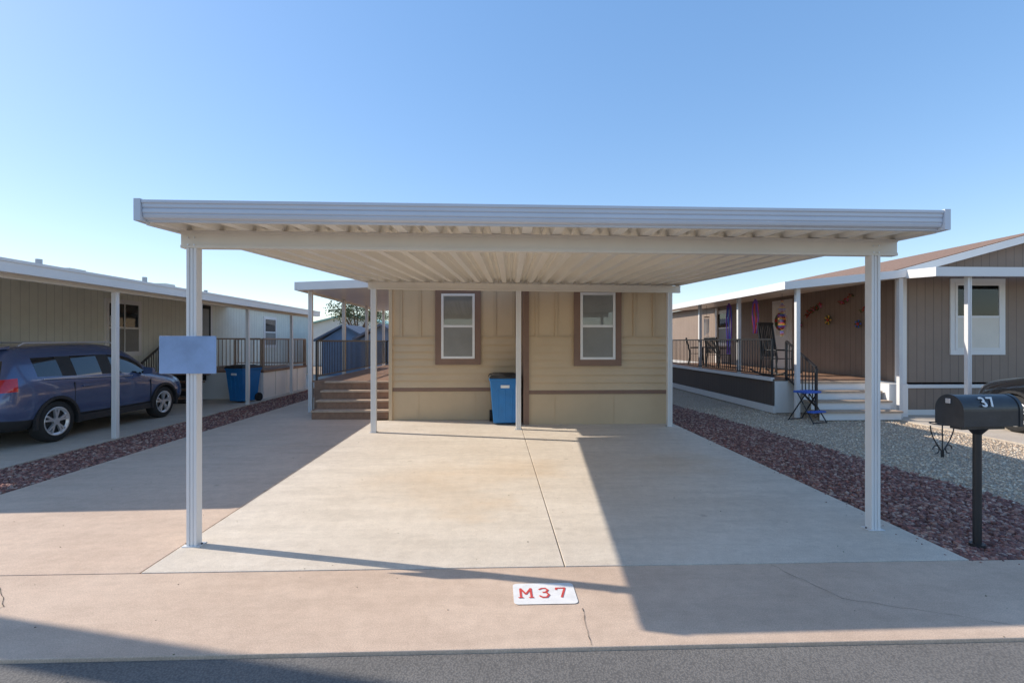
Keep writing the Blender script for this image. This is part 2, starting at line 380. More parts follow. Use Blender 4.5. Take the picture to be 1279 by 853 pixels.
def cbeam(p,q,zt,h,w):
    p=Vector(p);q=Vector(q)
    b.beam((p.x,p.y,zt-h/2),(q.x,q.y,zt-h/2),w*.75,h-.004,'alucream')
    b.beam((p.x,p.y,zt-.013),(q.x,q.y,zt-.013),w,.026,'alucream'); b.beam((p.x,p.y,zt-h+.013),(q.x,q.y,zt-h+.013),w,.026,'alucream')
cbeam((-2.60,4.235),(3.64,4.395),2.622,.148,.075)
cbeam((-2.36,9.36),(3.72,9.86),2.81,.135,.075)
b.build('beams',cp,bevel=.002)
b=MB()
def post(mb,x,y,h,w=.08,z0=0,m='alu'):
    t=w/2; l=w*.27
    mb.box(x-t+.005,x+t-.005,y-t+.01,y+t-.01,z0,h,m)
    for sx in (-1,1):
        mb.box(x+sx*(t-l),x+sx*t,y-t,y+t,z0,h-.001,m)
    mb.box(x-.010,x+.010,y-t+.004,y+t-.004,z0,h-.002,m)
for (x,y,h) in ((-2.51,4.24,2.475),(3.43,4.39,2.475),(-2.26,9.37,2.677),(.46,9.6,2.677),(3.5,9.84,2.677)): 
    post(b,x,y,h,.082 if y<5 else .095); b.box(x-.075,x+.075,y-.055,y+.055,.002,.008,'alu')
    for s in (-1,1): b.cyl((x+s*.062,y,.008),(x+s*.062,y,.018),.008,'black',6)
for (x,y) in ((-2.51,4.24),(3.43,4.39)):
    for s in (-1,1):
        for z in (2.50,2.56): b.cyl((x+s*.025,y-.047,z),(x+s*.025,y-.039,z),.006,'rim',6)
b.build('posts',cp,bevel=.002)
e=empty('post_sign'); b=MB(); b.box(-2.755,-2.295,4.175,4.182,1.435,1.745,'sign'); b.build('sign_board',e,bevel=.003)
b=MB(); b.box(-2.56,-2.46,4.183,4.197,1.5,1.68,'alu'); b.build('sign_bracket',e)

# ------------------------------------------------------------------ windows
def window(mb,w,h,z0,trimw=.13,trim='trim',frame='white',upper='blind',lower='screen'):
    hw=w/2;t=trimw
    mb.box(-hw-t,hw+t,-.03,.002,z0+h,z0+h+t,trim); mb.box(-hw-t,hw+t,-.03,.002,z0-t,z0,trim)
    mb.box(-hw-t,-hw,-.028,.002,z0,z0+h,trim); mb.box(hw,hw+t,-.028,.002,z0,z0+h,trim)
    f=.05
    mb.box(-hw,-hw+f,-.045,.02,z0,z0+h,frame); mb.box(hw-f,hw,-.045,.02,z0,z0+h,frame)
    mb.box(-hw+f,hw-f,-.045,.02,z0,z0+f,frame); mb.box(-hw+f,hw-f,-.045,.02,z0+h-f,z0+h,frame)
    zm=z0+h*.5
    mb.box(-hw+f,hw-f,-.035,.02,zm-.025,zm+.025,frame)
    mb.box(-hw+f,hw-f,-.030,-.026,zm+.025,z0+h-f,'glass')
    mb.box(-hw+f,hw-f,-.034,-.031,z0+f,zm-.025,lower)
    z=zm+.03
    while z<z0+h-f-.02:
        mb.add([(-hw+f,-.022,z),(hw-f,-.022,z),(hw-f,-.012,z+.029),(-hw+f,-.012,z+.029)],[(0,1,2,3)],upper); z+=.031
    mb.add([(-hw+f,-.008,zm),(hw-f,-.008,zm),(hw-f,-.008,z0+h-f),(-hw+f,-.008,z0+h-f)],[(0,1,2,3)],upper)
def T(x,y,z=0,rz=0): return Matrix.Translation((x,y,z))@Matrix.Rotation(rz,4,'Z')

# ------------------------------------------------------------------ main house
mh=empty('manufactured_home')
b=MB()
def facade(x0,x1,y,wx):
    zt=3.05
    b.box(x0,x1,y+.022,y+.12,.0,zt,'siding')
    b.box(x0,x1,y,y+.02,.0,.62,'skirt')
    x=x0+.6
    while x<x1-.1: b.box(x-.006,x+.006,y-.006,y-.001,.02,.60,'batten'); x+=1.22
    b.box(x0,x1,y-.02,y+.02,.625,.70,'trim')
    z=.703; lap=.155
    while z+lap<1.80:
        b.add([(x0,y-.020,z),(x1,y-.020,z),(x1,y+.012,z+lap),(x0,y+.012,z+lap),(x0,y+.02,z),(x1,y+.02,z)],[(0,1,2,3),(4,5,1,0)],'siding'); z+=lap
    b.box(x0,x1,y-.016,y+.02,z,z+.02,'batten')
    z+=.02
    b.box(x0,x1,y+.008,y+.02,z,zt,'siding')
    x=x0+.22
    while x<x1-.05:
        if abs(x-wx)>.55: b.box(x-.03,x+.03,y-.014,y+.007,z,zt,'batten')
        x+=.405
facade(-2.24,.64,10.8,-.79); facade(.64,3.63,10.15,2.11)
b.box(.64,.74,10.27,10.82,0,3.05,'siding')
b.box(-2.24,-2.12,10.92,26,0,3.05,'siding'); b.box(3.51,3.63,10.27,26,0,3.05,'siding'); b.box(-2.24,3.63,25.9,26,0,3.05,'siding')
b.box(.585,.637,10.10,10.797,0,3.05,'trim')
b.box(.637,.70,10.105,10.149,0,3.05,'trim')
b.box(3.60,3.65,10.10,10.149,.0,3.05,'siding'); b.box(-2.275,-2.20,10.74,10.78,.0,3.05,'siding')
b.box(-2.12,3.51,10.95,25.9,.7,.75,'dark')
b.build('walls',mh)
b=MB(); b.M=T(-.79,10.77); window(b,.72,1.40,1.33); b.build('window_a',mh,bevel=.003)
b=MB(); b.M=T(2.11,10.12); window(b,.72,1.37,1.33); b.build('window_b',mh,bevel=.003)
b=MB()
xc=.7
for (xa,xb) in ((-2.6,xc),(xc,4.0)):
    za,zb=(3.05,3.72) if xa<0 else (3.72,3.05)
    b.hexa([(xa,9.95,za),(xb,9.95,zb),(xb,26.2,zb),(xa,26.2,za)],[(xa,9.95,za+.12),(xb,9.95,zb+.12),(xb,26.2,zb+.12),(xa,26.2,za+.12)],'shingle')
b.add([(-2.24,10.81,3.0),(3.63,10.81,3.0),(xc,10.81,3.72)],[(0,1,2)],'siding')
b.build('roof',mh)
b=MB()
for i in range(4):
    z=.19*(i+1); y=10.95+.29*i
    b.box(-4.0,-2.32,y,y+.30 if i<3 else y+.2,z-.035,z,'woodlt'); b.box(-3.98,-2.34,y+.03,y+.05,z-.19,z-.037,'wood')
b.box(-4.0,-3.96,11.0,12.0,0,.2,'wood')
for k in range(56):
    y=12.0+.145*k; b.box(-4.35,-2.26,y,y+.14,.73,.765,'wood')
b.box(-4.32,-4.30,12.05,20,0,.72,'skirt'); b.box(-4.3,-4.0,12.0,12.04,0,.725,'wood')
b.build('deck_stairs',mh)
b=MB(); b.rail((-4.28,12.1,.765),(-4.28,19.9,.765),.95,'black',.13)
b.rail((-4.28,19.9,.765),(-2.4,19.9,.765),.95,'black',.13)
b.build('deck_railing',mh)
b=MB()
b.hexa([(-4.6,11.75,2.93),(-2.26,11.75,3.03),(-2.26,20.2,3.03),(-4.6,20.2,2.93)],[(-4.6,11.75,3.05),(-2.26,11.75,3.15),(-2.26,20.2,3.15),(-4.6,20.2,3.05)],'pan')
b.box(-4.65,-4.602,11.70,20.25,2.89,3.08,'alu'); b.hexa([(-4.6,11.70,2.89),(-2.26,11.70,2.99),(-2.26,11.745,2.99),(-4.6,11.745,2.89)],[(-4.6,11.70,3.08),(-2.26,11.70,3.18),(-2.26,11.745,3.18),(-4.6,11.745,3.08)],'alu')
for y in (12.15,14.8,17.4,20): post(b,-4.44,y,2.93,.09)
b.build('deck_awning',mh)

# ------------------------------------------------------------------ bins
def bin_(name,x,y,rz):
    e=empty(name,(x,y,0),rz); b=MB()
    def ring(z,w,d,oy=0): return [(-w/2,-d/2+oy,z),(w/2,-d/2+oy,z),(w/2,d/2+oy,z),(-w/2,d/2+oy,z)]
    b.hexa(ring(.04,.46,.5),ring(.92,.60,.66),'blue')
    b.hexa(ring(.90,.635,.70),ring(.955,.645,.71),'blue')
    for sx in (-.14,0,.14): b.hexa([(sx-.02,-.262,.12),(sx+.02,-.262,.12),(sx+.02,-.24,.12),(sx-.02,-.24,.12)],[(sx-.02,-.322,.72),(sx+.02,-.322,.72),(sx+.02,-.30,.72),(sx-.02,-.30,.72)],'blue')
    b.box(-.09,.09,-.345,-.30,.76,.82,'white')
    b.build('bin_body',e,bevel=.02)
    b=MB()
    b.hexa(ring(.957,.66,.73),ring(1.02,.60,.64),'lid'); b.hexa(ring(1.02,.5,.5),ring(1.045,.42,.42),'lid')
    b.cyl((-.28,.37,.97),(.28,.37,.97),.022,'lid'); b.box(-.12,.12,-.40,-.362,.955,.985,'lid'); b.build('bin_lid',e,bevel=.012)
    b=MB()
    for s in (-1,1): b.cyl((s*.24,.27,.12),(s*.30,.27,.12),.12,'rubber',20)
    b.box(-.24,.24,.25,.29,.1,.14,'lid'); b.build('wheels',e)
bin_('trash_bin',.20,10.36,R(2)); bin_('trash_bin.001',-7.1,14.3,R(-20))

# ------------------------------------------------------------------ mailbox
e=empty('mailbox',(4.02,4.0,0),R(4)); b=MB()
prof=[]
for k in range(25):
    t=math.pi*k/24; prof.append((.115*math.cos(t),1.135+.125*math.sin(t)))
prof=[(.115,1.01)]+prof+[(-.115,1.01)]
b.prism(prof,lambda a,y,z:(a,y,z),-.25,.27,'mailbox',False)
prof2=[(y*1.06,1.01+(z-1.01)*1.03-.004) for y,z in prof]
b.prism(prof2,lambda a,y,z:(a,y,z),.25,.28,'mailbox'); b.prism(prof2,lambda a,y,z:(a,y,z),-.26,-.242,'mailbox')
b.box(-.2,.2,-.05,.05,.975,1.008,'mailbox'); b.box(-.275,-.262,-.02,.02,1.19,1.23,'rim')
b.build('box',e,bevel=.003)
b=MB(); b.cyl((0,0,-.02),(0,0,.975),.030,'black',16); b.cyl((0,0,.93),(0,0,.975),.032,'black',16,r1=.07); b.cyl((0,0,-.02),(0,0,.02),.055,'black',16)
b.build('post',e)
o=text('number_37','3 7',.125,'white',e,(-.03,-.106,1.205),(R(55),0,0),.002); o.data.space_character=.8; o.data.offset=.0015

# ------------------------------------------------------------------ left neighbour
ln=empty('manufactured_home.001')
b=MB()
b.box(-9.92,-9.8,7.5,27,.55,3.05,'gsid'); b.box(-9.915,-9.805,7.5,27,0,.548,'gwhite')
b.box(-16,-9.8,7.4,7.498,0,3.05,'gwhite'); b.box(-16,-9.8,27,27.1,0,3.05,'gwhite'); b.box(-16,-15.9,7.5,27,0,3.05,'gwhite')
b.build('walls',ln)
b=MB()
b.hexa([(-9.6,7.3,3.04),(-9.6,27.3,3.04),(-12.9,27.3,3.6),(-12.9,7.3,3.6)],[(-9.6,7.3,3.14),(-9.6,27.3,3.14),(-12.9,27.3,3.7),(-12.9,7.3,3.7)],'greyroof')
b.hexa([(-16.2,7.3,3.04),(-12.9,7.3,3.6),(-12.9,27.3,3.6),(-16.2,27.3,3.04)],[(-16.2,7.3,3.14),(-12.9,7.3,3.7),(-12.9,27.3,3.7),(-16.2,27.3,3.14)],'greyroof')
for (x,y) in ((-11.2,12.6),(-11.0,16),(-11.4,20)): 
    b.cyl((x,y,3.3),(x,y,3.72),.07,'greyroof'); b.box(x-.25,x+.25,y+.6,y+1.1,3.3,3.6,'gwhite')
b.build('roof',ln)
b=MB()
X0,X1=-9.8,-6.5
n=60; vs=[]
for i in range(n+1):
    y=6.2+12.3*i/n; dz=.03*(i%2); vs+= [(X0,y,2.95+dz),(X1,y,2.68+dz)]
b.add(vs,[(2*i,2*i+1,2*i+3,2*i+2) for i in range(n)],'pan')
b.box(X1,X1+.06,6.15,18.55,2.62,2.80,'alu'); b.box(X1+.06,X1+.075,6.15,18.55,2.76,2.80,'alu')
b.hexa([(X0,6.13,2.9),(X1,6.13,2.62),(X1,6.19,2.62),(X0,6.19,2.9)],[(X0,6.13,3.05),(X1,6.13,2.80),(X1,6.19,2.80),(X0,6.19,3.05)],'alu')
b.beam((-6.69,6.3,2.62),(-6.69,18.4,2.62),.07,.11,'alucream')
b.build('carport_awning',ln)
b=MB()
for y in (6.6,9.0,11.5,13.7,16.6,18.3): post(b,-6.69,y,2.57,.08)
b.build('awning_posts',ln)
b=MB(); b.M=T(-9.8,13.45,0,R(90)); window(b,1.15,1.35,1.38,.07,'white','white','blind','screen'); b.box(-.012,.012,-.05,-.036,1.43,2.68,'white'); b.build('window_a',ln)
b=MB(); b.M=T(-9.8,22,0,R(90)); window(b,1.1,1.2,1.5,.07,'white'); b.build('window_b',ln)
b=MB(); b.M=T(-9.8,17,0,R(90)); 
b.box(-.55,.55,-.03,0,.85,3.0,'white'); b.box(-.42,.42,-.045,-.031,.9,2.92,'dark'); b.box(-.3,.3,-.05,-.046,1.8,2.8,'screen'); b.build('door',ln)
b=MB()
b.box(-9.79,-6.9,15,18.4,.78,.83,'wood')
for k in range(4):
    y=15+.85*k; b.box(-6.92,-6.88,y+.02,y+.83,.0,.775,'white')
b.box(-6.94,-6.86,15,18.4,.775,.84,'wood'); b.box(-9.79,-6.92,15,15.04,0,.775,'white')
for k in range(4):
    z=.2*(k+1)-.04; y=13.85+.29*k; b.box(-9.6,-8.4,y,y+.29,z-.04,z,'wood'); b.box(-9.6,-8.4,y+.03,y+.05,z-.19,z-.041,'black')
b.build('deck',ln)
b=MB(); b.rail((-6.9,15.05,.83),(-6.9,18.35,.83),.95,'latt',.11); b.rail((-8.3,15.02,.83),(-6.95,15.02,.83),.95,'latt',.11)
b.rail((-8.4,13.85,.16),(-8.4,15,.83),.95,'black',.11); b.rail((-9.6,13.85,.16),(-9.6,15,.83),.95,'black',.11); b.rail((-9.4,18.35,.83),(-6.95,18.35,.83),.95,'latt',.11)
b.build('railing',ln)

# ------------------------------------------------------------------ right neighbour
rn=empty('manufactured_home.002')
b=MB()
b.box(9.4,9.52,11.3,28,.75,3.25,'bsid_y'); b.box(9.35,9.47,11.3,28,.62,.748,'white'); b.box(9.4,9.5,11.3,28,0,.618,'bsid_y')
b.box(9.53,16,11.2,11.32,.75,3.25,'bsid_x'); b.box(9.53,16,11.17,11.3,.62,.70,'white'); b.box(9.53,16,11.2,11.32,.12,.618,'bsid_x'); b.box(9.53,16,11.18,11.3,0,.118,'white')
b.box(9.36,9.53,11.16,11.299,0,3.25,'white')
b.box(9.4,16,28,28.1,0,3.25,'bsid_x'); b.box(15.9,16,11.33,27.9,0,3.25,'bsid_y')
b.add([(9.4,11.25,3.25),(16,11.25,3.25),(12.7,11.25,4.15)],[(0,1,2)],'bsid_x')
b.box(9.30,9.37,20.5,20.62,0,3.1,'white')
b.build('walls',rn)
b=MB()
for (xa,xb,za,zb) in ((9.0,12.7,3.2,4.2),(12.7,16.4,4.2,3.2)):
    b.hexa([(xa,10.9,za),(xb,10.9,zb),(xb,28.4,zb),(xa,28.4,za)],[(xa,10.9,za+.1),(xb,10.9,zb+.1),(xb,28.4,zb+.1),(xa,28.4,za+.1)],'shingle')
    b.hexa([(xa,10.86,za-.08),(xb,10.86,zb-.08),(xb,10.897,zb-.08),(xa,10.897,za-.08)],[(xa,10.86,za+.08),(xb,10.86,zb+.08),(xb,10.897,zb+.08),(xa,10.897,za+.08)],'white')
b.build('roof',rn)
b=MB()
b.hexa([(6.4,10.7,2.88),(9.1,10.7,3.12),(9.1,21,3.12),(6.4,21,2.88)],[(6.4,10.7,2.94),(9.1,10.7,3.18),(9.1,21,3.18),(6.4,21,2.94)],'pan')
b.box(6.35,6.398,10.65,21.05,2.84,3.01,'alu')
b.hexa([(6.4,10.65,2.84),(9.1,10.65,3.12),(9.1,10.695,3.12),(6.4,10.695,2.84)],[(6.4,10.65,3.01),(9.1,10.65,3.29),(9.1,10.695,3.29),(6.4,10.695,3.01)],'alu')
b.hexa([(9.15,10.0,3.12),(15,10.0,3.12),(15,11.1,3.2),(9.15,11.1,3.2)],[(9.15,10.0,3.17),(15,10.0,3.17),(15,11.1,3.25),(9.15,11.1,3.25)],'pan')
b.box(9.1,15,9.93,9.995,3.05,3.24,'alu'); b.hexa([(9.1,9.996,3.05),(9.148,9.996,3.05),(9.148,11.1,3.12),(9.1,11.1,3.12)],[(9.1,9.996,3.24),(9.148,9.996,3.24),(9.148,11.1,3.3),(9.1,11.1,3.3)],'alu')
for (x,y,h) in ((6.75,10.85,2.9),(6.75,13.5,2.9),(6.75,16.1,2.9),(6.75,20.6,2.9),(9.02,10.75,3.1)): post(b,x,y,h,.085)
post(b,9.95,10.1,3.1,.085); post(b,14.5,10.1,3.1,.085)
b.build('awnings',rn)
b=MB(); b.M=T(11.25,11.2); window(b,1.1,1.55,1.5,.11,'white','white','blind','blind'); b.build('window_a',rn,bevel=.003)
b=MB(); b.M=T(9.4,20,0,R(-90)); window(b,1.1,1.3,1.6,.08,'white','white'); b.build('window_b',rn)
b=MB(); b.M=T(9.4,15.9,0,R(-90)); b.box(-.55,.55,-.03,0,.82,3.05,'white'); b.box(-.42,.42,-.05,-.031,.86,2.95,'white'); b.box(-.28,.28,-.055,-.0505,1.9,2.8,'blind')
for k in range(14):
    t=2*math.pi*k/14; b.cyl((.24*math.cos(t),-.08,2.35+.24*math.sin(t)),(.24*math.cos(t+.5),-.08,2.35+.24*math.sin(t+.5)),.05,'leaf' if k%3 else 'redcl',6)
b.build('door_with_wreath',rn)
b=MB()
b.box(6.62,9.35,11.6,20.8,.76,.80,'wood')
b.box(6.62,6.66,11.6,20.8,.17,.755,'bdark'); b.box(6.60,6.67,11.55,20.85,0,.165,'white'); b.box(6.58,6.66,11.6,20.8,.757,.84,'white')
b.box(6.67,9.35,11.6,11.64,0,.755,'white')
for i in range(4):
    z=.19*(i+1); y=10.45+.29*i
    b.box(7.0,8.85,y,y+.30,z-.04,z,'woodlt'); b.box(7.02,8.83,y+.03,y+.05,z-.19,z-.041,'white')
b.box(8.9,9.34,10.9,11.59,0,.74,'white')
b.build('deck_stairs',rn)
b=MB(); b.rail((6.66,11.7,.8),(6.66,20.7,.8),.95,'black',.13); b.rail((6.95,10.5,.19),(6.95,11.6,.76),.95,'black',.13)
b.build('railing',rn)
e=empty('wall_garland'); b=MB()
for (yc,zc,nn,sp_) in ((14.3,2.62,34,.38),(12.95,2.80,26,.28),(12.2,2.55,18,.22)):
    for k in range(nn):
        y=yc+random.uniform(-sp_,sp_); z=zc-.35*(y-yc)+random.uniform(-.06,.06)
        b.cyl((9.385,y,z),(9.33,y+random.uniform(-.07,.07),z+random.uniform(-.07,.07)),.024,random.choice(['redcl','leaf','leaf','redcl','pink','wood']),5,r1=.008)
b.build('leaves',e)
for i,(y,z,c,rr) in enumerate(((13.6,2.3,'yellow',.13),(12.45,2.15,'bluecl',.10),(14.9,2.2,'pink',.10))):
    e=empty('wall_ornament' if i==0 else 'wall_ornament.%03d'%i); b=MB()
    for k in range(10):
        t=2*math.pi*k/10; b.cyl((9.36,y,z),(9.33,y+rr*math.cos(t),z+rr*math.sin(t)),.008,c if k%2 else 'leaf',5,r1=.022)
    b.cyl((9.385,y,z),(9.32,y,z),.04,'redcl',12); b.build('flower',e)
def windsock(name,x0,y0,c1,c2,L):
    e=empty(name); b=MB()
    for k in range(6):
        t=k*1.05; x=x0+.06*math.cos(t); y=y0+.06*math.sin(t)
        pts=[(x+.02*math.sin(j+k),y,2.72-L/6*j) for j in range(7)]
        for p,q in zip(pts[:-1],pts[1:]): b.beam(p,q,.028,.006,c1 if k%2 else c2)
    b.cyl((x0,y0,2.72),(x0,y0,2.84),.08,c1,12,r1=.02); b.build('streamers',e)
windsock('windsock',7.0,14.6,'purple','bluecl',1.4); windsock('windsock.001',7.0,13.1,'purple','redcl',.8)
e=empty('wind_spinner'); b=MB()
for k in range(26):
    t=k*.5; z=2.72-.035*k; r=.09*math.sin(math.pi*(k+1)/27)+.02
    b.beam((7.2-r*math.cos(t),12.2-r*math.sin(t),z),(7.2+r*math.cos(t),12.2+r*math.sin(t),z),.03,.012,('redcl','yellow','bluecl','purple')[k%4])
b.cyl((7.2,12.2,1.8),(7.2,12.2,2.9),.004,'black',5); b.build('spiral',e)
e=empty('wind_chime'); b=MB(); b.cyl((7.1,16.4,2.5),(7.1,16.4,2.53),.09,'wood',12)
for k in range(6): b.cyl((7.1+.07*math.cos(k),16.4+.07*math.sin(k),2.46),(7.1+.07*math.cos(k),16.4+.07*math.sin(k),2.0-.04*k),.012,'rim',6)
b.cyl((7.1,16.4,2.53),(7.1,16.4,2.9),.004,'black',5); b.build('tubes',e)
def chair(name,x,y,z,rz,rocker=False):
    e=empty(name,(x,y,z),rz); b=MB(); h=.45; bh=.55 if not rocker else .92
    for a in (-1,1):
        b.tube([(a*.28,-.24,.03),(a*.28,-.22,h),(a*.28,-.22,h+.22),(a*.28,.22,h+.22)],.022,'black',6)
        b.tube([(a*.28,.28,.03),(a*.28,.22,h),(a*.26,.36,h+bh)],.024,'black',6)
        if rocker:
            b.tube([(a*.28,-.5+.1*k,.02+.10*((k-5)/5)**2) for k in range(12)],.024,'black',6)
    for k in range(8): b.beam((-.28,-.22+.063*k,h),(.28,-.22+.063*k,h),.04,.015,'black')
    for k in range(8): b.beam((-.22+.063*k,.225,h+.05),(-.22+.063*k,.36,h+bh),.038,.014,'black')
    b.cyl((-.28,.36,h+bh+.01),(.28,.36,h+bh+.01),.035,'black',6); b.beam((-.28,-.23,h*.4),(.28,-.23,h*.4),.02,.02,'black')
    b.build('frame',e)
chair('patio_chair',7.5,18.2,.8,R(70)); chair('rocking_chair',7.38,12.75,.8,R(20),True); chair('patio_chair.001',7.6,16.6,.8,R(110))
e=empty('patio_table',(7.5,17.4,.8)); b=MB(); b.cyl((0,0,.68),(0,0,.71),.4,'black',20); b.cyl((0,0,0),(0,0,.68),.025,'black'); 
for k in range(3): b.beam((0,0,.1),(.3*math.cos(k*2.1),.3*math.sin(k*2.1),.01),.03,.03,'black')
b.build('frame',e)
e=empty('folding_stool',(6.72,10.45,-.02),R(20)); b=MB()
b.box(-.22,.22,-.16,.16,.62,.66,'bluecl')
for a in (-1,1):
    b.tube([(a*.2,-.3,0),(a*.17,.1,.62)],.013,'black',6); b.tube([(a*.2,.3,0),(a*.17,-.1,.62)],.013,'black',6)
b.tube([(-.2,-.3,.02),(.2,-.3,.02)],.011,'black',6); b.tube([(-.2,.3,.02),(.2,.3,.02)],.011,'black',6); b.box(-.2,.2,-.28,-.14,.22,.25,'bluecl'); b.build('frame',e)
e=empty('plant_stand',(6.65,7.15,-.02),R(10)); b=MB()
for a in (-1,1):
    pts=[(a*.02,0,0)]+[(a*(.02+.2*math.sin(t*1.6)),0,.1+.38*t) for t in [i/8 for i in range(9)]]
    b.tube(pts,.009,'black',6)
    c=[(a*.12+.06*math.cos(t)*a,0,.12+.06*math.sin(t)) for t in [i*.5 for i in range(11)]]; b.tube(c,.008,'black',6)
b.cyl((0,0,0),(0,0,.5),.009,'black',6)
c=[(.15*math.cos(t),.15*math.sin(t),.5) for t in [i*math.pi/8 for i in range(17)]]; b.tube(c,.009,'black',6)
b.beam((-.15,0,.5),(.15,0,.5),.012,.012,'black'); b.build('frame',e)

# ------------------------------------------------------------------ cars
def make_suv(name,loc,rz,paint):
    e=empty(name,loc,rz); e.scale=(1,1,.975)
    fr=[-1,-.62,0,.62,1]
    def S(x,rows): return [((x if len(r)==2 else r[2]),r[0],r[1]) for r in rows]
    st=[
     S(0,[(.68,.34,-2.26),(.80,.48,-2.33),(.83,.76,-2.34),(.83,.93,-2.29),(.80,1.10,-2.24),(.66,1.46,-2.02),(.58,1.58,-1.95)]),
     S(0,[(.80,.28,-2.12),(.90,.45,-2.12),(.915,.76,-2.10),(.91,.94,-2.06),(.865,1.12,-2.02),(.68,1.50,-1.88),(.60,1.62,-1.84)]),
     S(-1.72,[(.80,.25),(.905,.42),(.925,.76),(.915,.94),(.875,1.12),(.69,1.50),(.60,1.645)]),
     S(-1.12,[(.80,.25),(.905,.42),(.925,.76),(.915,.93),(.885,1.08),(.70,1.53),(.60,1.67)]),
     S(-1.03,[(.80,.25),(.905,.42),(.92,.76),(.915,.93),(.885,1.075),(.70,1.53),(.60,1.675)]),
     S(-.22,[(.80,.25),(.90,.40),(.91,.74),(.91,.91),(.885,1.05),(.70,1.55),(.60,1.69)]),
     S(-.13,[(.80,.25),(.90,.40),(.91,.74),(.91,.91),(.885,1.045),(.70,1.55),(.60,1.69)]),
     S(.45,[(.80,.25),(.90,.40),(.91,.74),(.91,.90),(.88,1.03),(.69,1.51),(.58,1.64)]),
     S(.80,[(.80,.25),(.90,.40),(.91,.74),(.905,.90),(.875,1.02),(.74,1.30),(.64,1.40)]),
     S(1.18,[(.80,.25),(.90,.41),(.915,.74),(.90,.89),(.86,1.01),(.79,1.055),(.68,1.08)]),
     S(1.75,[(.78,.25),(.89,.42),(.905,.72),(.87,.86),(.80,.96),(.72,1.00),(.60,1.02)]),
     S(2.12,[(.72,.26),(.83,.42),(.84,.66),(.80,.80),(.73,.88),(.64,.915),(.52,.925)]),
     S(0,[(.60,.28,2.22),(.70,.42,2.29),(.70,.62,2.29),(.66,.76,2.25),(.60,.82,2.21),(.54,.845,2.18),(.45,.85,2.15)]),
    ]
    ni,nj,nk=len(st),7,5; V=[];idx={}
    def vid(i,j,k):
        if (i,j,k) not in idx:
            x,w,z=st[i][j]; f=fr[k]; y=w*f
            cv=(1-f*f)
            if j==6: z+=.045*cv
            if i==0: x-=.05*cv
            if i==ni-1: x+=.13*cv
            if j==6 and 7<=i<=10: x+=.10*cv*(1 if i in(8,9) else .5)
            idx[(i,j,k)]=len(V); V.append((x,y,z))
        return idx[(i,j,k)]
    F=[];MI=[]
    for i in range(ni-1):
        for j in range(nj-1):
            m=0
            if j==4 and i in (2,4,6,7): m=1
            if j==4 and i in (3,5): m=4
            if j==3 and i==0: m=2
            if j==3 and i==ni-2: m=3
            if j==0: m=4
            F.append((vid(i,j,0),vid(i,j+1,0),vid(i+1,j+1,0),vid(i+1,j,0)));MI.append(m)
            F.append((vid(i,j,4),vid(i+1,j,4),vid(i+1,j+1,4),vid(i,j+1,4)));MI.append(m)
        for k in range(nk-1):
            F.append((vid(i,6,k),vid(i,6,k+1),vid(i+1,6,k+1),vid(i+1,6,k)));MI.append(1 if i in (7,8) else 0)
            F.append((vid(i,0,k+1),vid(i,0,k),vid(i+1,0,k),vid(i+1,0,k+1)));MI.append(4)
    for j in range(nj-1):
        for k in range(nk-1):
            F.append((vid(0,j,k),vid(0,j,k+1),vid(0,j+1,k+1),vid(0,j+1,k)))
            MI.append(1 if j==4 else (2 if j==3 and k in(0,3) else (4 if j==0 else 0)))
            F.append((vid(ni-1,j,k+1),vid(ni-1,j,k),vid(ni-1,j+1,k),vid(ni-1,j+1,k+1)))
            MI.append(3 if j==3 and k in(0,3) else (4 if j in(0,2) else 0))
    me=bpy.data.meshes.new('body'); me.from_pydata(V,[],F)
    for m in (paint,'carglass','taillight','headlight','plastic'): me.materials.append(M[m])
    me.polygons.foreach_set('material_index',MI); me.polygons.foreach_set('use_smooth',[True]*len(F)); me.update()
    o=bpy.data.objects.new('body',me); scene.collection.objects.link(o)
    ss=o.modifiers.new('ss','SUBSURF'); ss.levels=3; ss.render_levels=3
    AX=(-1.36,1.36)
    c=MB()
    for ax in AX:
        for s in (-1,1): c.cyl((ax,s*.60,.36),(ax,s*1.2,.36),.405,'plastic',40)
    co=c.build('cutter'); 
    bo=o.modifiers.new('bo','BOOLEAN'); bo.object=co; bo.operation='DIFFERENCE'; bo.solver='EXACT'
    try: bo.material_mode='TRANSFER'
    except Exception: pass
    dg=bpy.context.evaluated_depsgraph_get(); me2=bpy.data.meshes.new_from_object(o.evaluated_get(dg))
    o.modifiers.clear(); o.data=me2; bpy.data.objects.remove(co); o.parent=e
    b=MB()
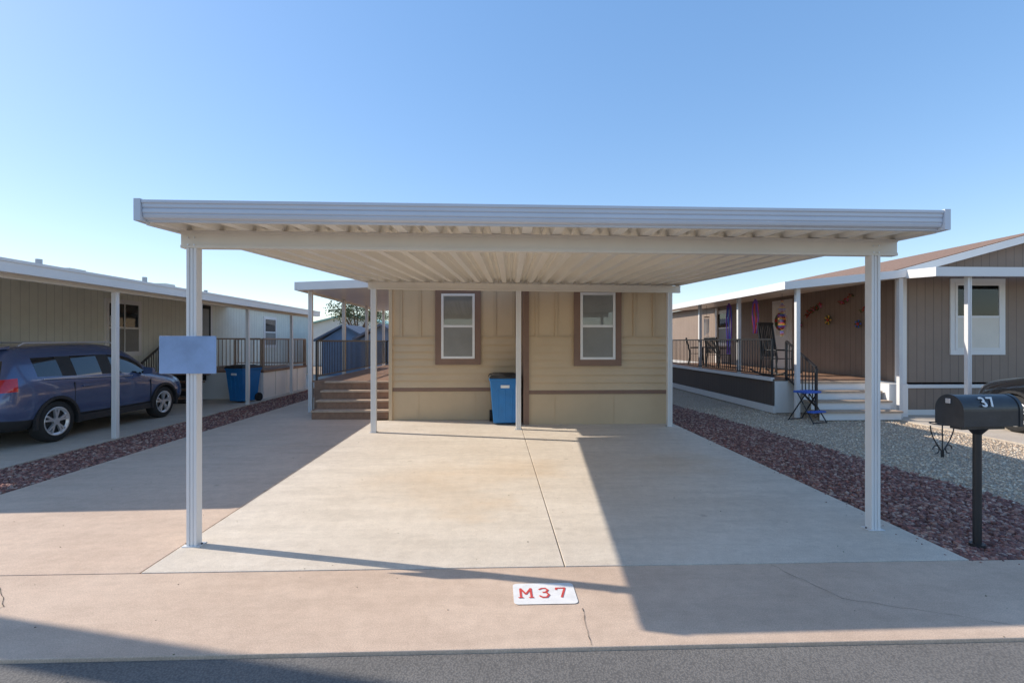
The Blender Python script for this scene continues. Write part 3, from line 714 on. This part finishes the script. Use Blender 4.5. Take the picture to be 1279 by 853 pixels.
    for ax in AX:
        for s in (-1,1):
            y0,y1=s*.70,s*.905
            n=36; prof=[(.235,y0),(.325,y0),(.35,y0+s*.02),(.355,y0+s*.1),(.35,y1-s*.02),(.325,y1),(.235,y1-s*.005)]
            vs=[];
            for i in range(n):
                t=2*math.pi*i/n
                for (r,y) in prof: vs.append((ax+r*math.cos(t),y,.36+r*math.sin(t)))
            k=len(prof); fs=[(i*k+j,i*k+j+1,((i+1)%n)*k+j+1,((i+1)%n)*k+j) for i in range(n) for j in range(k-1)]
            b.add(vs,fs,'rubber',True)
            b.cyl((ax,y0+s*.05,.36),(ax,y1-s*.06,.36),.232,'dark',28)
            vs=[];prof=[(.20,y1-s*.03),(.232,y1-s*.004),(.248,y1+s*.001),(.248,y1-s*.05)]
            for i in range(n):
                t=2*math.pi*i/n
                for (r,y) in prof: vs.append((ax+r*math.cos(t),y,.36+r*math.sin(t)))
            k=4; fs=[(i*k+j,i*k+j+1,((i+1)%n)*k+j+1,((i+1)%n)*k+j) for i in range(n) for j in range(k-1)]
            b.add(vs,fs,'rim',True)
            for q in range(5):
                for dd in (-.13,.13):
                    t=2*math.pi*q/5+.3
                    b.beam((ax+.05*math.cos(t),y1-s*.03,.36+.05*math.sin(t)),(ax+.215*math.cos(t+dd*1.4),y1-s*.018,.36+.215*math.sin(t+dd*1.4)),.034,.034,'rim')
            b.cyl((ax,y1-s*.055,.36),(ax,y1-s*.010,.36),.06,'rim',16)
            pts=[(ax+.415*math.cos(t),s*.912,.36+.415*math.sin(t)) for t in [R(-12+204*i/18) for i in range(19)]]
            for p,q in zip(pts[:-1],pts[1:]): b.beam(p,q,.05,.05,'plastic')
    b.build('wheels',e)
    b=MB()
    for s in (-1,1):
        b.beam((-.95,s*.895,.34),(.95,s*.895,.34),.05,.12,'plastic')
        for x,z0,z1 in ((-.18,.42,1.04),(.92,.42,.98),(-1.02,.62,1.07)): b.box(x-.004,x+.004,s*.900,s*.922,z0,z1-.06,'dark')
        for x in (-.85,.02): b.beam((x,s*.925,.93),(x+.19,s*.925,.925),.025,.03,paint)
        b.cyl((.72,s*.87,1.08),(.72,s*1.0,1.10),.03,'plastic'); 
        b.hexa([(.66,s*.93,1.04),(.66,s*1.12,1.05),(.80,s*1.1,1.06),(.80,s*.93,1.05)],[(.66,s*.93,1.2),(.66,s*1.12,1.18),(.76,s*1.1,1.17),(.76,s*.93,1.19)],paint)
        b.tube([(-1.7,s*.56,1.66),(-1.6,s*.565,1.715),(.2,s*.565,1.735),(.35,s*.56,1.68)],.016,'rim',8)
        b.beam((-1.6,s*.897,1.105),(.4,s*.897,1.035),.008,.014,'rim')
        b.cyl((-2.31,s*.6,.62),(-2.34,s*.6,.62),.05,'taillight',12)
    b.box(-2.40,-2.36,-.26,.26,.78,.90,'plate'); b.hexa([(-2.42,-.7,.36),(-2.42,.7,.36),(-2.2,.75,.36),(-2.2,-.75,.36)],[(-2.39,-.72,.52),(-2.39,.72,.52),(-2.2,.75,.52),(-2.2,-.75,.52)],'plastic')
    b.hexa([(-2.12,-.56,1.60),(-2.12,.56,1.60),(-1.85,.58,1.62),(-1.85,-.58,1.62)],[(-2.12,-.55,1.63),(-2.12,.55,1.63),(-1.85,.58,1.67),(-1.85,-.58,1.67)],paint)
    b.build('trim_parts',e,bevel=.008)
    return e
make_suv('parked_car',(-8.32,10.05,0),R(90),'paintblue')
make_suv('parked_car.001',(10.62,7.6,0),R(90),'paintblk')

# ------------------------------------------------------------------ background
def gable(name,x0,x1,y0,y1,h,pk,wall,roof,win=True):
    e=empty(name); b=MB(); b.box(x0,x1,y0,y1,-.05,h,wall)
    xc=(x0+x1)/2; b.add([(x0,y0-.002,h),(x1,y0-.002,h),(xc,y0-.002,pk)],[(0,1,2)],wall); b.build('walls',e)
    b=MB(); o=.3
    for (a,c,za,zc) in ((x0-o,xc,h-.05,pk),(xc,x1+o,pk,h-.05)):
        b.hexa([(a,y0-o,za),(c,y0-o,zc),(c,y1+o,zc),(a,y1+o,za)],[(a,y0-o,za+.1),(c,y0-o,zc+.1),(c,y1+o,zc+.1),(a,y1+o,za+.1)],roof)
    b.build('roof',e)
    if win:
        b=MB(); b.M=T(xc,y0); window(b,.9,1,1,.08,'white'); b.build('window',e)
gable('storage_shed',-8.6,-6.4,25,28,1.75,2.45,'shedblue','slate',False)
gable('storage_shed.001',-6.0,-4.2,22.5,25,1.8,2.4,'shedblue','slate',False)
gable('manufactured_home.003',-14,-7,36,50,2.7,3.6,'gwhite','mint')
gable('manufactured_home.004',-4,3,36,50,2.7,3.5,'siding','greyroof')
gable('manufactured_home.005',5,12,38,52,2.7,3.5,'gwhite','shingle')
gable('manufactured_home.006',-28,-20,14,30,2.8,3.6,'siding','greyroof')
gable('manufactured_home.007',20,27,12,30,2.8,3.7,'gwhite','shingle')
gable('manufactured_home.008',-28,-20,36,50,2.8,3.6,'siding','greyroof')
e=empty('offscreen_shadow_pole'); b=MB(); b.cyl((-8.6,4.42,-.05),(-8.6,4.42,6.0),.19,'poolwood',14,r1=.16); b.build('pole',e)  # unseen pole, added to cast the shadow band at bottom left
def tree(name,x,y,h,rad,seed):
    rnd=random.Random(seed); e=empty(name,(x,y,-.05)); b=MB()
    b.cyl((0,0,0),(.1,0,h*.4),.16,'bark',8,r1=.11); tips=[]
    for k in range(9):
        a=k*2.4; L=rad*rnd.uniform(.5,.9); p=Vector((.1,0,h*.4)); q=p+Vector((math.cos(a)*L*.5,math.sin(a)*L*.5,h*.2)); r=q+Vector((math.cos(a)*L*.5,math.sin(a)*L*.5,rnd.uniform(.05,.35)*h))
        b.cyl(p,q,.08,'bark',6,r1=.05); b.cyl(q,r,.05,'bark',6,r1=.015); tips+=[r,q.lerp(r,.6)]
        for j in range(3):
            t=q.lerp(r,rnd.random())+Vector((rnd.uniform(-1,1),rnd.uniform(-1,1),rnd.uniform(0,1)))*rad*.3; b.cyl(q.lerp(r,.4),t,.02,'bark',4,r1=.006); tips.append(t)
    b.build('trunk',e); b=MB()
    for t in tips:
        cr=rad*rnd.uniform(.14,.3)
        for j in range(75):
            d=Vector((rnd.gauss(0,1),rnd.gauss(0,1),rnd.gauss(0,.7)))*cr*.6; c=t+d
            u=Vector((rnd.uniform(-1,1),rnd.uniform(-1,1),rnd.uniform(-1,1))).normalized(); w=u.orthogonal().normalized(); s=rnd.uniform(.03,.08)
            b.add([c-u*s,c+w*s*.6,c+u*s,c-w*s*.6],[(0,1,2,3)],'leaf')
    b.build('foliage',e)
tree('tree',-8.6,31,4.9,2.2,1); tree('tree.001',-13,58,6.5,2.8,2); tree('tree.002',16,60,6,2.6,3)

# ------------------------------------------------------------------ light
d=Vector((1.368,-.348,-1.0))
hz=math.hypot(1.368,.348)
el=math.atan2(1,hz); az=math.atan2(-1.368,.348)
w=bpy.data.worlds.new('World'); scene.world=w; w.use_nodes=True; nt=w.node_tree
sk=nt.nodes.new('ShaderNodeTexSky'); sk.sky_type='NISHITA'; sk.sun_disc=False; sk.sun_elevation=el; sk.sun_rotation=az
sk.altitude=300; sk.air_density=1.0; sk.dust_density=.4; sk.ozone_density=2.0
gm=nt.nodes.new('ShaderNodeGamma'); gm.inputs['Gamma'].default_value=.5; nt.links.new(sk.outputs[0],gm.inputs[0])
hs=nt.nodes.new('ShaderNodeHueSaturation'); hs.inputs['Saturation'].default_value=1.72; hs.inputs['Value'].default_value=3.1
hs.inputs['Hue'].default_value=.508
nt.links.new(gm.outputs[0],hs.inputs['Color'])
bg=nt.nodes['Background']; bg.inputs['Strength'].default_value=.15; nt.links.new(hs.outputs[0],bg.inputs['Color'])
l=bpy.data.lights.new('sun','SUN'); l.energy=5.0; l.angle=R(.5); l.color=(1,.91,.79)
lo=bpy.data.objects.new('sun',l); scene.collection.objects.link(lo)
lo.rotation_euler=d.to_track_quat('-Z','Y').to_euler(); lo.location=(-20,5,20)
# ------------------------------------------------------------------ camera
c=bpy.data.cameras.new('camera'); c.lens=17.45; c.sensor_width=36; c.clip_end=5000; c.clip_start=.05
co=bpy.data.objects.new('camera',c); scene.collection.objects.link(co); co.location=(0,0,1.7); co.rotation_euler=(R(90),0,R(-2.0))
scene.camera=co
scene.view_settings.view_transform='Standard'; scene.view_settings.look='None'; scene.view_settings.exposure=0
